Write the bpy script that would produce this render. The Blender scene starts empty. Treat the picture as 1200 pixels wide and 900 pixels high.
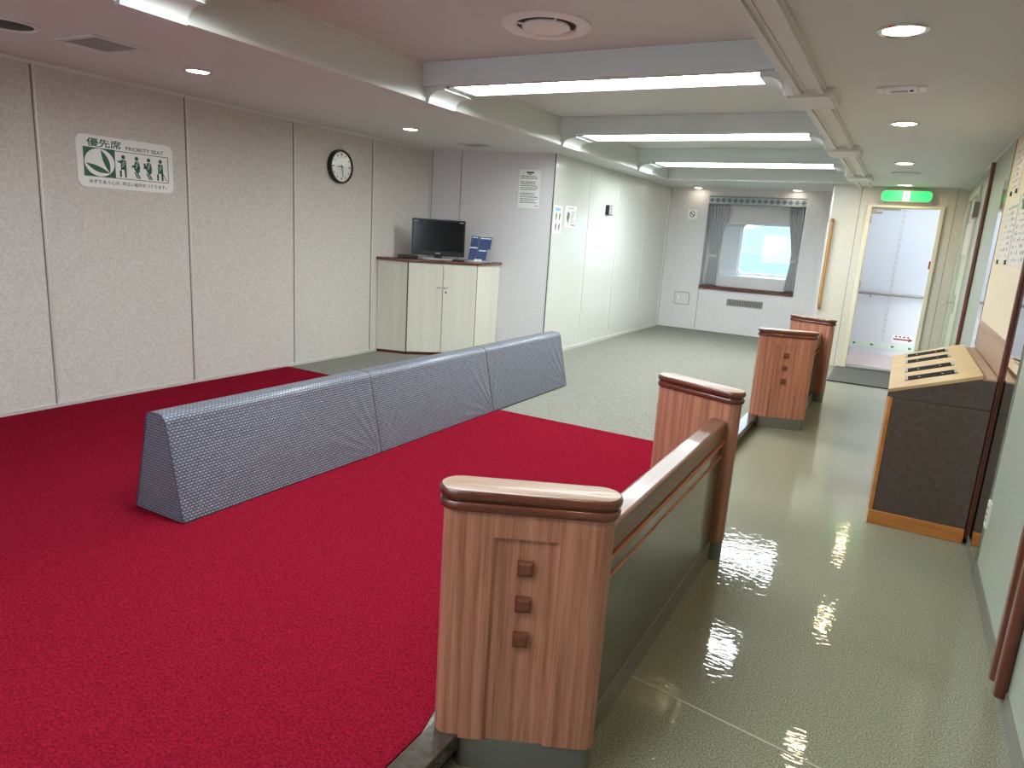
import bpy, bmesh, math, random
from mathutils import Vector, Matrix
random.seed(7)
PI = math.pi
scene = bpy.context.scene
COL = scene.collection

# ------------------------------------------------------------------ materials
def s2l(c):
    return tuple(((v/255)/12.92 if v/255 <= .04045 else ((v/255+.055)/1.055)**2.4) for v in c)+(1.0,)

def mat(name, rgb, rough=.5, metal=0.0, coat=0.0, spec=.5):
    m = bpy.data.materials.new(name); m.use_nodes = True
    b = m.node_tree.nodes['Principled BSDF']
    b.inputs['Base Color'].default_value = s2l(rgb)
    b.inputs['Roughness'].default_value = rough
    b.inputs['Metallic'].default_value = metal
    b.inputs['Coat Weight'].default_value = coat
    b.inputs['Coat Roughness'].default_value = .08
    b.inputs['Specular IOR Level'].default_value = spec
    return m

def N(m, t, **kw):
    n = m.node_tree.nodes.new(t)
    for k, v in kw.items():
        if k in n.inputs.keys(): n.inputs[k].default_value = v
        else: setattr(n, k, v)
    return n
def L(m, a, b): m.node_tree.links.new(a, b)
def bsdf(m): return m.node_tree.nodes['Principled BSDF']
def coords(m, scale=(1,1,1), kind='Object'):
    tc = N(m, 'ShaderNodeTexCoord'); mp = N(m, 'ShaderNodeMapping')
    mp.inputs['Scale'].default_value = scale
    L(m, tc.outputs[kind], mp.inputs['Vector']); return mp.outputs['Vector']
def ramp(m, fac, stops):
    r = N(m, 'ShaderNodeValToRGB'); e = r.color_ramp.elements
    while len(e) < len(stops): e.new(.5)
    for i, (p, c) in enumerate(stops): e[i].position = p; e[i].color = s2l(c)
    L(m, fac, r.inputs['Fac']); return r.outputs['Color']
def bump(m, h, strength=.2, dist=.01, to=None):
    b = N(m, 'ShaderNodeBump', Strength=strength, Distance=dist)
    L(m, h, b.inputs['Height']); L(m, b.outputs['Normal'], bsdf(m).inputs['Normal'])
    return b

def mottled(name, c1, c2, scale=70, rough=.55, bs=.04, coat=0.0):
    m = mat(name, c1, rough, coat=coat)
    n = N(m, 'ShaderNodeTexNoise', Scale=scale, Detail=3.0, Roughness=.65); L(m, coords(m), n.inputs['Vector'])
    L(m, ramp(m, n.outputs['Fac'], [(.36, c2), (.62, c1)]), bsdf(m).inputs['Base Color'])
    bump(m, n.outputs['Fac'], bs, .004); return m

def wood(name, c1, c2, rough=.35, coat=0.0, sc=(40, 40, 1.6)):
    m = mat(name, c1, rough, coat=coat)
    v = coords(m, sc)
    n = N(m, 'ShaderNodeTexNoise', Scale=3.2, Detail=6.0, Roughness=.7); L(m, v, n.inputs['Vector'])
    n2 = N(m, 'ShaderNodeTexNoise', Scale=.55, Detail=2.0); L(m, v, n2.inputs['Vector'])
    mx = N(m, 'ShaderNodeMath', operation='ADD'); L(m, n.outputs['Fac'], mx.inputs[0]); L(m, n2.outputs['Fac'], mx.inputs[1])
    hf = N(m, 'ShaderNodeMath', operation='MULTIPLY'); L(m, mx.outputs[0], hf.inputs[0]); hf.inputs[1].default_value = .5
    L(m, ramp(m, hf.outputs[0], [(.38, c2), (.6, c1)]), bsdf(m).inputs['Base Color'])
    return m

def carpet(name, c1, c2, scale=260, bs=.6):
    m = mat(name, c1, 1.0, spec=.0)
    v = coords(m)
    n = N(m, 'ShaderNodeTexNoise', Scale=scale, Detail=2.0, Roughness=.7); L(m, v, n.inputs['Vector'])
    n2 = N(m, 'ShaderNodeTexNoise', Scale=scale*.4, Detail=2.0, Roughness=.7); L(m, v, n2.inputs['Vector'])
    mx = N(m, 'ShaderNodeMath', operation='ADD'); L(m, n.outputs['Fac'], mx.inputs[0]); L(m, n2.outputs['Fac'], mx.inputs[1])
    hf = N(m, 'ShaderNodeMath', operation='MULTIPLY'); L(m, mx.outputs[0], hf.inputs[0]); hf.inputs[1].default_value = .5
    L(m, ramp(m, hf.outputs[0], [(.36, c2), (.62, c1)]), bsdf(m).inputs['Base Color'])
    bump(m, hf.outputs[0], bs, .012)
    return m

def emit(name, rgb, strength, base=(240,240,240)):
    m = mat(name, base, .4)
    bsdf(m).inputs['Emission Color'].default_value = s2l(rgb)
    bsdf(m).inputs['Emission Strength'].default_value = strength
    return m

M = {}
M['wall'] = mottled('cream_vinyl_wall', (206,199,193), (188,179,171), 75, .6)
M['wallgrey'] = mottled('grey_vinyl_wall', (218,214,214), (204,200,202), 75, .6)
M['sidewall'] = mottled('glossy_cream_laminate', (206,206,198), (198,198,188), 60, .16, .01, .25)
M['doorwall'] = mottled('cream_laminate_wall', (208,201,188), (196,188,174), 75, .3, .02, .15)
M['rightwall'] = mottled('grey_green_laminate', (164,170,156), (152,158,144), 60, .4, .02)
M['jointlight'] = mat('aluminium_joint', (215,213,208), .35, .4)
M['jointdark'] = mat('dark_joint_gap', (110,103,98), .6)
M['ceil'] = mat('painted_ceiling', (210,212,209), .55)
M['beam'] = mat('painted_beam', (212,220,218), .45)
M['trimpaint'] = mat('painted_moulding', (212,209,202), .4)
M['corbel'] = mat('gloss_white_paint', (205,207,202), .35, coat=.1)
M['red'] = carpet('red_carpet', (152,29,48), (84,11,26), 330, .9)
M['greycarpet'] = carpet('grey_carpet', (148,146,136), (104,102,94), 210, .6)
M['maroon'] = mat('dark_carpet_edge', (70,40,40), .9)
M['wood'] = wood('sapele_veneer', (184,125,99), (136,84,64), .4, .05, (105,105,2.2))
M['woodcap'] = wood('cap_veneer', (170,140,118), (132,104,84), .38, .12, (1.6, 90, 90))
M['darkwood'] = wood('dark_red_wood', (112,56,42), (76,34,26), .25, .4, (2, 30, 30))
M['rail'] = wood('handrail_wood', (116,76,58), (84,52,40), .3, .12, (60, 1.6, 60))
M['stud'] = wood('stud_wood', (118,66,48), (92,48,34), .35, .1)
M['copper'] = mat('copper_trim', (186,108,72), .35, .3)
M['panel'] = mottled('olive_laminate', (94,93,80), (84,83,71), 120, .2, .01, .5)
M['skirt'] = mat('grey_vinyl_skirting', (112,108,98), .35)
M['plinth'] = mat('grey_vinyl_plinth', (100,97,88), .35)
M['curb'] = mottled('bronze_metal_edge', (84,74,67), (66,58,52), 40, .2, .01)
bsdf(M['curb']).inputs['Metallic'].default_value = .25
M['black'] = mat('black_rubber', (22,22,22), .6)
M['kick'] = mat('dark_kick', (40,38,35), .6)
M['cream'] = wood('cream_cabinet_laminate', (214,210,196), (207,202,187), .4, .0, (30,30,1))
M['tvblack'] = mat('black_plastic', (16,16,18), .3)
M['screen'] = mat('tv_screen', (20,22,24), .12)
M['silver'] = mat('silver_plastic', (190,190,188), .35, .4)
M['chrome'] = mat('chrome', (215,215,215), .15, 1.0)
M['steel'] = mat('dull_steel', (160,158,150), .35, .8)
M['blue'] = mottled('blue_leaflets', (36,66,116), (28,54,100), 25, .4, .0)
M['white'] = mat('white_print', (240,240,238), .5)
M['paper'] = mat('paper', (232,234,228), .6)
M['paperaged'] = mat('paper_laminated', (214,206,196), .3)
M['ink'] = mat('ink', (70,70,74), .6)
M['inkpale'] = mat('pale_ink', (140,140,146), .6)
M['inkgreen'] = mat('olive_ink', (96,112,70), .6)
M['inkblue'] = mat('sky_ink', (130,180,214), .6)
M['signgreen'] = mat('sign_green', (10,84,64), .45)
M['signwhite'] = mat('sign_white', (232,230,226), .35)
M['redink'] = mat('dark_red_ink', (128,26,38), .5)
M['green2'] = mat('arrow_green', (20,110,80), .5)
M['fluo'] = emit('fluorescent_diffuser', (240,252,255), 21.0)
M['downlamp'] = emit('downlight_lamp', (255,226,178), 60.0)
M['downdim'] = emit('downlight_lamp_far', (255,240,216), 11.0)
M['exit'] = emit('exit_green', (58,232,118), .62, (40,200,110))
M['exitw'] = emit('exit_white', (215,255,220), .62)
M['grille'] = mat('grille_grey', (160,155,152), .5)
M['grilledark'] = mat('grille_slot', (40,38,40), .7)
M['mesh'] = mat('speaker_mesh', (44,44,46), .6)
M['creampaint'] = mat('cream_door_paint', (214,206,182), .35)
M['greydoor'] = mat('grey_green_door_paint', (190,194,174), .35)
M['vest'] = mat('vestibule_panel', (222,226,232), .45)
M['vestfloor'] = mat('vestibule_floor', (226,206,204), .3)
M['strip'] = mat('glow_strip', (216,232,220), .5)
M['brownstrip'] = wood('brown_edge_wood', (112,58,40), (84,40,26), .3, .2)
M['mirror'] = mat('mirror', (225,228,226), .04, 1.0)
M['board'] = mottled('cream_board', (222,208,180), (214,198,170), 50, .45, .01)
M['deskbrown'] = mottled('dark_brown_laminate', (84,70,62), (70,58,51), 30, .35, .01)
M['desktop'] = wood('light_oak_laminate', (196,166,120), (176,144,98), .35, .1, (2, 30, 30))
M['backwood'] = wood('pale_oak_back', (170,138,114), (148,116,92), .4, .0, (30, 2, 30))
M['orange'] = wood('orange_pine', (190,124,58), (160,96,40), .35, .2, (2, 24, 24))
M['slot'] = mat('slot_dark', (26,22,20), .85, spec=.1)
M['mat'] = mottled('door_mat', (94,94,90), (70,70,66), 90, .9, .3)
M['grabbar'] = wood('pale_wood_bar', (186,140,88), (146,100,56), .3, .3, (20, 20, 2))
M['outlet'] = mat('outlet_plastic', (222,222,206), .4)
M['clockface'] = mat('clock_face', (226,226,220), .12)
M['sealant'] = mat('weld_seam', (160,160,142), .3)
M['plaster'] = mat('behind_wall', (200,196,186), .7)

# floor vinyl
m = mat('olive_vinyl_floor', (146,146,126), .6, coat=.75, spec=.1); M['floor'] = m
v = coords(m)
n = N(m, 'ShaderNodeTexNoise', Scale=190.0, Detail=2.0, Roughness=.6); L(m, v, n.inputs['Vector'])
L(m, ramp(m, n.outputs['Fac'], [(.36, (96,95,78)), (.52, (126,126,106)), (.68, (150,150,130))]), bsdf(m).inputs['Base Color'])
n2 = N(m, 'ShaderNodeTexNoise', Scale=22.0, Detail=1.0, Roughness=.5); L(m, coords(m, (1, 2.4, 1)), n2.inputs['Vector'])
bsdf(m).inputs['Coat Roughness'].default_value = .035
bp = bump(m, n2.outputs['Fac'], .10, .006); m.node_tree.links.remove(bsdf(m).inputs['Normal'].links[0]); L(m, bp.outputs['Normal'], bsdf(m).inputs['Coat Normal'])

# woven vinyl of the cushions
m = mat('woven_grey_vinyl', (112,116,126), .34, coat=.12); M['weave'] = m
tc = N(m, 'ShaderNodeTexCoord'); mp = N(m, 'ShaderNodeMapping'); L(m, tc.outputs['UV'], mp.inputs['Vector'])
br = N(m, 'ShaderNodeTexBrick', offset=.5); L(m, mp.outputs['Vector'], br.inputs['Vector'])
br.inputs['Color1'].default_value = s2l((138,142,152)); br.inputs['Color2'].default_value = s2l((118,122,134)); br.inputs['Mortar'].default_value = s2l((58,60,74))
br.inputs['Scale'].default_value = 1.0; br.inputs['Mortar Size'].default_value = .0042; br.inputs['Mortar Smooth'].default_value = .8
br.inputs['Brick Width'].default_value = .0185; br.inputs['Row Height'].default_value = .0125
L(m, br.outputs['Color'], bsdf(m).inputs['Base Color'])
inv = N(m, 'ShaderNodeMath', operation='SUBTRACT'); inv.inputs[0].default_value = 1.0; L(m, br.outputs['Fac'], inv.inputs[1])
bump(m, inv.outputs[0], .5, .003)

# curtain cloth and valance
m = mat('grey_curtain', (132,134,142), .8); M['curtain'] = m
n = N(m, 'ShaderNodeTexNoise', Scale=60.0, Detail=2.0); L(m, coords(m, (3, 3, .4)), n.inputs['Vector'])
L(m, ramp(m, n.outputs['Fac'], [(.35, (164,166,174)), (.65, (202,202,204))]), bsdf(m).inputs['Base Color'])
M['valance'] = mat('valance_cloth', (178,184,188), .8)
M['valdark'] = mat('valance_pattern', (112,120,130), .8)

# window glass: clear pane that mirrors by angle
m = bpy.data.materials.new('window_glass'); m.use_nodes = True; M['glass'] = m
nt = m.node_tree; nt.nodes.remove(nt.nodes['Principled BSDF']); out = nt.nodes['Material Output']
mx = nt.nodes.new('ShaderNodeMixShader'); tr = nt.nodes.new('ShaderNodeBsdfTransparent'); gl = nt.nodes.new('ShaderNodeBsdfGlossy'); fr = nt.nodes.new('ShaderNodeFresnel')
tr.inputs['Color'].default_value = (.95,.98,1,1); gl.inputs['Roughness'].default_value = .02
nt.links.new(fr.outputs[0], mx.inputs[0]); nt.links.new(tr.outputs[0], mx.inputs[1]); nt.links.new(gl.outputs[0], mx.inputs[2]); nt.links.new(mx.outputs[0], out.inputs['Surface'])

m = mat('sea_water', (120,176,200), .9, spec=0); M['sea'] = m
n = N(m, 'ShaderNodeTexNoise', Scale=.05, Detail=6.0, Roughness=.7); L(m, coords(m, (1, 4, 1)), n.inputs['Vector'])
L(m, ramp(m, n.outputs['Fac'], [(.35, (88,112,116)), (.65, (112,130,132))]), bsdf(m).inputs['Base Color'])
M['hill'] = mottled('hazy_hill', (142,160,160), (124,148,152), .03, .95)
M['house'] = mat('far_house', (240,226,190), .8)

# ------------------------------------------------------------------ mesh builder
class MB:
    def __init__(s): s.v = []; s.f = []; s.m = []; s.uv = {}
    def add(s, vs, fs, m=0):
        o = len(s.v); s.v += [tuple(p) for p in vs]
        for f in fs: s.f.append([i+o for i in f]); s.m.append(m)
    def box(s, x0, x1, y0, y1, z0, z1, m=0):
        s.add([(x0,y0,z0),(x1,y0,z0),(x1,y1,z0),(x0,y1,z0),(x0,y0,z1),(x1,y0,z1),(x1,y1,z1),(x0,y1,z1)],
              [(0,3,2,1),(4,5,6,7),(0,1,5,4),(1,2,6,5),(2,3,7,6),(3,0,4,7)], m); return s
    def prism(s, poly, a, b, axis='z', m=0):
        n = len(poly)
        def P(p, t): return {'z':(p[0],p[1],t),'y':(p[0],t,p[1]),'x':(t,p[0],p[1])}[axis]
        s.add([P(p,a) for p in poly]+[P(p,b) for p in poly],
              [tuple(range(n))[::-1], tuple(range(n,2*n))]+[(i,(i+1)%n,n+(i+1)%n,n+i) for i in range(n)], m); return s
    def tube(s, pts, r, n=10, m=0, caps=True):
        pts = [Vector(p) for p in pts]; k = len(pts); base = len(s.v); up = None
        for i, p in enumerate(pts):
            d = (pts[min(i+1,k-1)]-pts[max(i-1,0)]).normalized()
            if up is None: up = Vector((0,0,1)) if abs(d.z) < .9 else Vector((1,0,0))
            a = d.cross(up).normalized(); up = a.cross(d).normalized()
            rr = r[i] if isinstance(r,(list,tuple)) else r
            for j in range(n):
                t = 2*PI*j/n; s.v.append(tuple(p+a*math.cos(t)*rr+up*math.sin(t)*rr))
        for i in range(k-1):
            for j in range(n):
                s.f.append([base+i*n+j, base+i*n+(j+1)%n, base+(i+1)*n+(j+1)%n, base+(i+1)*n+j]); s.m.append(m)
        if caps:
            s.f.append([base+j for j in range(n)][::-1]); s.m.append(m)
            s.f.append([base+(k-1)*n+j for j in range(n)]); s.m.append(m)
        return s
    def lathe(s, prof, c=(0,0,0), n=32, m=0, axis='z', ex=1.0):
        base = len(s.v); k = len(prof)
        for r, h in prof:
            for j in range(n):
                t = 2*PI*j/n; a, b = r*math.cos(t)*ex, r*math.sin(t)
                p = {'z':(a,b,h),'y':(a,h,b),'x':(h,a,b)}[axis]
                s.v.append((c[0]+p[0],c[1]+p[1],c[2]+p[2]))
        for i in range(k-1):
            for j in range(n):
                s.f.append([base+i*n+j, base+i*n+(j+1)%n, base+(i+1)*n+(j+1)%n, base+(i+1)*n+j]); s.m.append(m)
        s.f.append([base+j for j in range(n)][::-1]); s.m.append(m)
        s.f.append([base+(k-1)*n+j for j in range(n)]); s.m.append(m)
        return s
    def build(s, name, mats, parent=None, bevel=0, smooth=False, segs=2, loc=None, rot=None):
        me = bpy.data.meshes.new(name); me.from_pydata(s.v, [], s.f); me.update()
        if not isinstance(mats, (list,tuple)): mats = [mats]
        for mm in mats: me.materials.append(M[mm] if isinstance(mm,str) else mm)
        for p, mi in zip(me.polygons, s.m): p.material_index = mi
        bm = bmesh.new(); bm.from_mesh(me); bmesh.ops.recalc_face_normals(bm, faces=bm.faces); bm.to_mesh(me); bm.free()
        if smooth is True:
            for p in me.polygons: p.use_smooth = True
        elif smooth:
            for p in me.polygons: p.use_smooth = True
            me.set_sharp_from_angle(angle=math.radians(smooth))
        o = bpy.data.objects.new(name, me); COL.objects.link(o)
        if parent: o.parent = parent
        if loc: o.location = loc
        if rot: o.rotation_euler = rot
        if bevel:
            b = o.modifiers.new('bevel','BEVEL'); b.width = bevel; b.segments = segs; b.limit_method = 'ANGLE'; b.angle_limit = math.radians(35)
            for p in me.polygons: p.use_smooth = True
            me.set_sharp_from_angle(angle=math.radians(50))
        return o

def tag(o, label=None, cat=None, group=None, kind=None):
    if label: o['label'] = label
    if cat: o['category'] = cat
    if group: o['group'] = group
    if kind: o['kind'] = kind
    return o
def empty(name, loc, rz=0, label=None, cat=None, group=None):
    o = bpy.data.objects.new(name, None); COL.objects.link(o); o.location = loc; o.rotation_euler = (0,0,rz)
    o.empty_display_size = .1
    return tag(o, label, cat, group)
def struct(o): o['kind'] = 'structure'; return o
def dup(root, loc, rz=None, label=None):
    r = root.copy(); COL.objects.link(r); r.location = loc
    if rz is not None: r.rotation_euler = (0,0,rz)
    if label: r['label'] = label
    for ch in list(root.children):
        c = ch.copy(); COL.objects.link(c); c.parent = r
        for g in list(ch.children):
            d = g.copy(); COL.objects.link(d); d.parent = c
    return r
def rrect(x0, x1, y0, y1, r, k=6):
    pts = []
    for cx, cy, a in ((x1-r,y1-r,0),(x0+r,y1-r,90),(x0+r,y0+r,180),(x1-r,y0+r,270)):
        for i in range(k+1):
            t = math.radians(a+90*i/k); pts.append((cx+r*math.cos(t), cy+r*math.sin(t)))
    return pts
def circ(cx, cy, r, n=32, ry=None):
    return [(cx+r*math.cos(2*PI*i/n), cy+(ry or r)*math.sin(2*PI*i/n)) for i in range(n)]

def text_obj(body, name, material, parent, origin, right, up, width, height, extrude=.0006, offset=0.0):
    """lettering laid on a surface: lower-left at origin, along right/up, fitted to width x height"""
    cu = bpy.data.curves.new(name, 'FONT'); cu.body = body; cu.size = 1; cu.extrude = 0
    to = bpy.data.objects.new(name, cu); COL.objects.link(to)
    dg = bpy.context.evaluated_depsgraph_get(); dg.update()
    me = bpy.data.meshes.new_from_object(to.evaluated_get(dg))
    bpy.data.objects.remove(to); bpy.data.curves.remove(cu)
    xs = [v.co.x for v in me.vertices]; ys = [v.co.y for v in me.vertices]
    x0, x1, y0, y1 = min(xs), max(xs), min(ys), max(ys)
    R, U = Vector(right), Vector(up); O = Vector(origin); Nn = R.cross(U)
    for v in me.vertices:
        a, b = (v.co.x-x0)/(x1-x0)*width, (v.co.y-y0)/(y1-y0)*height
        v.co = O+R*a+U*b+Nn*extrude
    if offset:
        bm = bmesh.new(); bm.from_mesh(me); src = bm.verts[:]+bm.edges[:]+bm.faces[:]
        for q_, (ka, kb) in enumerate(((1,0),(0,.7),(1,.7))):
            g = bmesh.ops.duplicate(bm, geom=src)
            for e in g['geom']:
                if isinstance(e, bmesh.types.BMVert): e.co += R*offset*ka+U*offset*kb+Nn*.0001*(q_+1)
        bm.to_mesh(me); bm.free()
    me.materials.clear(); me.materials.append(M[material]); me.name = name
    o = bpy.data.objects.new(name, me); COL.objects.link(o)
    if parent: o.parent = parent
    return o

# ------------------------------------------------------------------ camera
H = 1.4
yaw, pit, roll = .497127, .216915, .064301
cy_, sy_, cp_, sp_, cr_, sr_ = math.cos(yaw), math.sin(yaw), math.cos(pit), math.sin(pit), math.cos(roll), math.sin(roll)
f = Vector((-sy_*cp_, cy_*cp_, -sp_)); r0 = Vector((cy_, sy_, 0)); u0 = r0.cross(f)
r = r0*cr_+u0*sr_; u = u0*cr_-r0*sr_
cam = bpy.data.cameras.new('camera'); co = bpy.data.objects.new('camera', cam); COL.objects.link(co)
co.matrix_world = Matrix(((r.x,u.x,-f.x,0),(r.y,u.y,-f.y,0),(r.z,u.z,-f.z,H),(0,0,0,1)))
cam.sensor_width = 36; cam.lens = 811.9/1200*36; cam.clip_start = .02; cam.clip_end = 5000
scene.camera = co

def sheet(W, H_, rects, mats, parent, name='sheet', y=-.0016, x0=0, z0=0):
    """a thin sheet facing -y whose printing is part of its surface; rects: (x0, x1, z0, z1, material index)"""
    rects = [(max(0,a),min(W,b_),max(0,c),min(H_,d_),k) for a,b_,c,d_,k in rects]
    xs = sorted({0,W}|{q for a in rects for q in a[:2]}); zs = sorted({0,H_}|{q for a in rects for q in a[2:4]})
    grid = [[0]*(len(zs)-1) for _ in range(len(xs)-1)]
    for a,b_,c,d_,k in rects:
        for i in range(xs.index(a), xs.index(b_)):
            for j in range(zs.index(c), zs.index(d_)): grid[i][j] = k
    b = MB(); n = len(zs)
    for x in xs:
        for z in zs: b.v.append((x0+x, y, z0+z))
    for i in range(len(xs)-1):
        for j in range(n-1): b.f.append([i*n+j,(i+1)*n+j,(i+1)*n+j+1,i*n+j+1]); b.m.append(grid[i][j])
    o = len(b.v); rim = [(0,0),(W,0),(W,H_),(0,H_)]
    for x,z in rim: b.v.append((x0+x, 0, z0+z))
    cor = [0,(len(xs)-1)*n,(len(xs)-1)*n+n-1,n-1]
    for q in range(4): b.f.append([cor[q],cor[(q+1)%4],o+(q+1)%4,o+q]); b.m.append(0)
    b.f.append([o,o+3,o+2,o+1]); b.m.append(0)
    return b.build(name, mats, parent)

# ------------------------------------------------------------------ the room
XL, XR, YB = -4.66, .50, -2.6          # left wall, right wall, wall behind the camera
XS, YF, YD = -3.27, 10.75, 9.5         # side wall, far wall, door wall
PZ = .09                               # raised seating floor
CZL, CZR, TRAY = 2.20, 2.18, 2.42
XDW = -.89                             # left end of the door wall
TVA, TVB = (XL, 6.40), (XS, 6.67)      # wall behind the cabinet

b = MB(); b.box(-.95, XR+.02, YB, YD, -.1, 0)
for (xa,ya,xb,yb) in ((-.575,1.99,.5,1.82),): b.prism([(xa,ya),(xb,yb),(xb,yb+.006),(xa,ya+.006)], 0, .0006, m=1)
struct(b.build('floor', ['floor','sealant']))
plat = [(XL-.02,YB),(-.87,YB),(-.87,1.40),(-.629,1.52),(-.629,3.04),(-.87,3.14),(-.87,5.71),(-.629,5.80),(-.629,7.08),(-.87,7.2),(-.87,YF+.02),(XS-.02,YF+.02),(XS-.02,6.8),(XL-.02,6.5)]
struct(MB().prism(plat, -.1, PZ).build('raised_floor', 'greycarpet'))
red = [(XL+.01,-.4),(-.915,-.4),(-.915,1.31),(-.938,1.402),(-.631,1.557),(-.631,3.026),(-.945,3.155),(-.965,3.215),(-.915,3.26),(-.915,4.36),(XL+.01,4.36)]
t = empty('red_carpet', (-2.8,1,PZ), 0, 'bright red carpet laid on the raised floor under the grey bolsters', 'carpet')
MB().prism([(x+2.8,y-1) for x,y in red], 0, .006).build('pile','red',t)
MB().box(XL+.01+2.8, -.91+2.8, 3.36, 3.368, 0, .004).build('edge_binding','maroon',t)

# left wall with joint strips
b = MB(); b.box(XL-.1, XL, YB-.1, 6.5, 0, 2.5)
for y in (.39, 1.40, 2.415, 3.43, 4.455, 5.47):
    b.box(XL, XL+.002, y-.014, y-.006, PZ, CZL, 2); b.box(XL, XL+.003, y+.002, y+.010, PZ, CZL, 1)
struct(b.build('wall_left', ['wall','jointlight','jointdark']))
b = MB()
b.box(XL, XL+.012, YB, 6.4, CZL-.02, CZL); struct(b.build('trim_1', 'trimpaint'))
struct(MB().box(XL, XL+.008, YB, 5.56, PZ, PZ+.028).build('baseboard_left', 'jointlight'))
# wall behind the cabinet (slightly turned)
dx, dy = TVB[0]-TVA[0], TVB[1]-TVA[1]; LT = math.hypot(dx,dy); AT = math.atan2(dy,dx)
b = MB(); b.box(-.1, LT, 0, .1, 0, 2.5)
for x in (.02, .36): b.box(x, x+.008, -.003, 0, PZ, CZL, 1); b.box(x+.012, x+.017, -.002, 0, PZ, CZL, 2)
b.box(LT-.012, LT, -.003, 0, PZ, CZL, 2)
struct(b.build('wall_back', ['wallgrey','jointlight','jointdark'], loc=(TVA[0],TVA[1],0), rot=(0,0,AT)))
def tvw(s, h=0, z=0):                    # point on that wall: s along it, h out of it
    return (TVA[0]+s*math.cos(AT)+h*math.sin(AT), TVA[1]+s*math.sin(AT)-h*math.cos(AT), z)
# side wall
b = MB(); b.box(XS-.1, XS, 6.674, YF+.1, 0, 2.5)
for y in (7.62, 8.58, 9.60, 10.66): b.box(XS, XS+.004, y-.010, y+.010, PZ, CZL, 1)
b.box(XS-.002, XS+.004, 6.674, 6.684, PZ, CZL, 1)
struct(b.build('wall_side', ['sidewall','jointlight','jointdark']))
struct(MB().box(XS, XS+.012, 6.68, YF, PZ, PZ+.035).build('baseboard_side', 'jointlight'))
# far wall with the window recess
RX0, RX1, RZ0, RZ1, RY = -2.69, -1.325, .775, 2.10, 10.95
FX0, FX1, FZ0, FZ1 = -2.465, -1.36, .947, 1.716
GX0, GX1, GZ0, GZ1, GY = -2.235, -1.42, .995, 1.72, 11.25
b = MB()
b.box(XS-.1, RX0, YF, YF+.6, 0, 2.5); b.box(RX1, XDW+.13, YF, YF+.6, 0, 2.5)
b.box(RX0, RX1, YF, YF+.6, 0, RZ0); b.box(RX0, RX1, YF, YF+.6, RZ1, 2.5)
b.box(RX0, FX0, RY, RY+.4, RZ0, RZ1); b.box(FX1, RX1, RY, RY+.4, RZ0, RZ1)
b.box(FX0, FX1, RY, RY+.4, RZ0, FZ0); b.box(FX0, FX1, RY, RY+.4, FZ1, RZ1)
for x in (-2.685,): b.box(x-.004, x+.002, YF-.002, YF, PZ, RZ0, 2)
b.box(-1.318, -1.314, YF-.002, YF, PZ, CZL, 1); b.box(XS+.03, XS+.036, YF-.003, YF, PZ, CZL, 1)
b.box(XS, RX0, YF-.008, YF, PZ, PZ+.02, 1); b.box(RX0, XDW, YF-.008, YF, PZ, PZ+.02, 1)
struct(b.build('wall_far', ['wallgrey','jointlight','jointdark']))
# window: flared reveal, frame, pane
w = empty('window_1', ((FX0+FX1)/2, RY, FZ0)); struct(w)
def wl(p): return (p[0]-w.location.x, p[1]-w.location.y, p[2]-w.location.z)
fr_out = rrect(FX0, FX1, FZ0, FZ1, .06); fr_in = rrect(GX0-.03, GX1+.03, GZ0-.02, GZ1+.01, .07); gl_r = rrect(GX0, GX1, GZ0, GZ1, .065)
b = MB(); n = len(fr_out)
b.add([wl((x,RY-.002,z)) for x,z in fr_out]+[wl((x,GY,z)) for x,z in fr_in], [(i,(i+1)%n,n+(i+1)%n,n+i) for i in range(n)])
b.add([wl((x,RY-.002,z)) for x,z in rrect(FX0-.012,FX1+.012,FZ0-.012,FZ1+.012,.07)]+[wl((x,RY-.002,z)) for x,z in fr_out], [(i,(i+1)%n,n+(i+1)%n,n+i) for i in range(n)])
b.build('reveal', 'vest', w, smooth=40)
b = MB()
b.add([wl((x,GY-.004,z)) for x,z in fr_in]+[wl((x,GY-.012,z)) for x,z in rrect(GX0-.012,GX1+.012,GZ0-.012,GZ1+.01,.07)]+[wl((x,GY+.03,z)) for x,z in gl_r],
      [(i,(i+1)%n,n+(i+1)%n,n+i) for i in range(n)]+[(n+i,n+(i+1)%n,2*n+(i+1)%n,2*n+i) for i in range(n)])
b.build('window_frame', 'white', w, smooth=40)
MB().prism([(x-w.location.x, z-w.location.z) for x,z in gl_r], GY+.015-RY, GY+.021-RY, 'y').build('pane', 'glass', w)
sl = MB().box(RX0-.0, RX1+.0, YF-.03, RY, RZ0-.018, RZ0).box(RX0, RX1, YF-.03, YF-.001, RZ0-.045, RZ0-.018)
o = sl.build('sill', 'darkwood', w, bevel=.004); o.location = (-w.location.x,-w.location.y,-w.location.z)

# door wall
DX0, DX1, DZ = -.493, .303, 1.972
b = MB(); b.box(XDW, DX0, YD, YD+.12, 0, 2.5); b.box(DX1, XR+.1, YD, YD+.12, 0, 2.5); b.box(DX0, DX1, YD, YD+.12, DZ, 2.5)
b.box(XDW, XDW+.1, YD+.12, YF, 0, 2.5)
b.box(XDW-.006, XDW, YD-.006, YD+.03, 0, CZR, 1); b.box(XDW, XDW+.012, YD-.004, YD, 0, CZR, 1)
for x in (-.58, .40): b.box(x, x+.005, YD-.002, YD, 0, CZR, 2)
struct(b.build('wall_door', ['doorwall','jointlight','jointdark']))
d = struct(empty('door_1', (0, YD, 0)))
b = MB(); b.box(DX0,-.443,-.025,.13,0,DZ); b.box(.262,DX1,-.025,.13,0,DZ); b.box(-.443,.262,-.025,.13,1.945,DZ)
b.build('door_frame', 'creampaint', d, bevel=.004)
b = MB(); b.box(-.443,.262,-.02,.14,0,.03); b.build('threshold', 'steel', d, bevel=.003)
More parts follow.
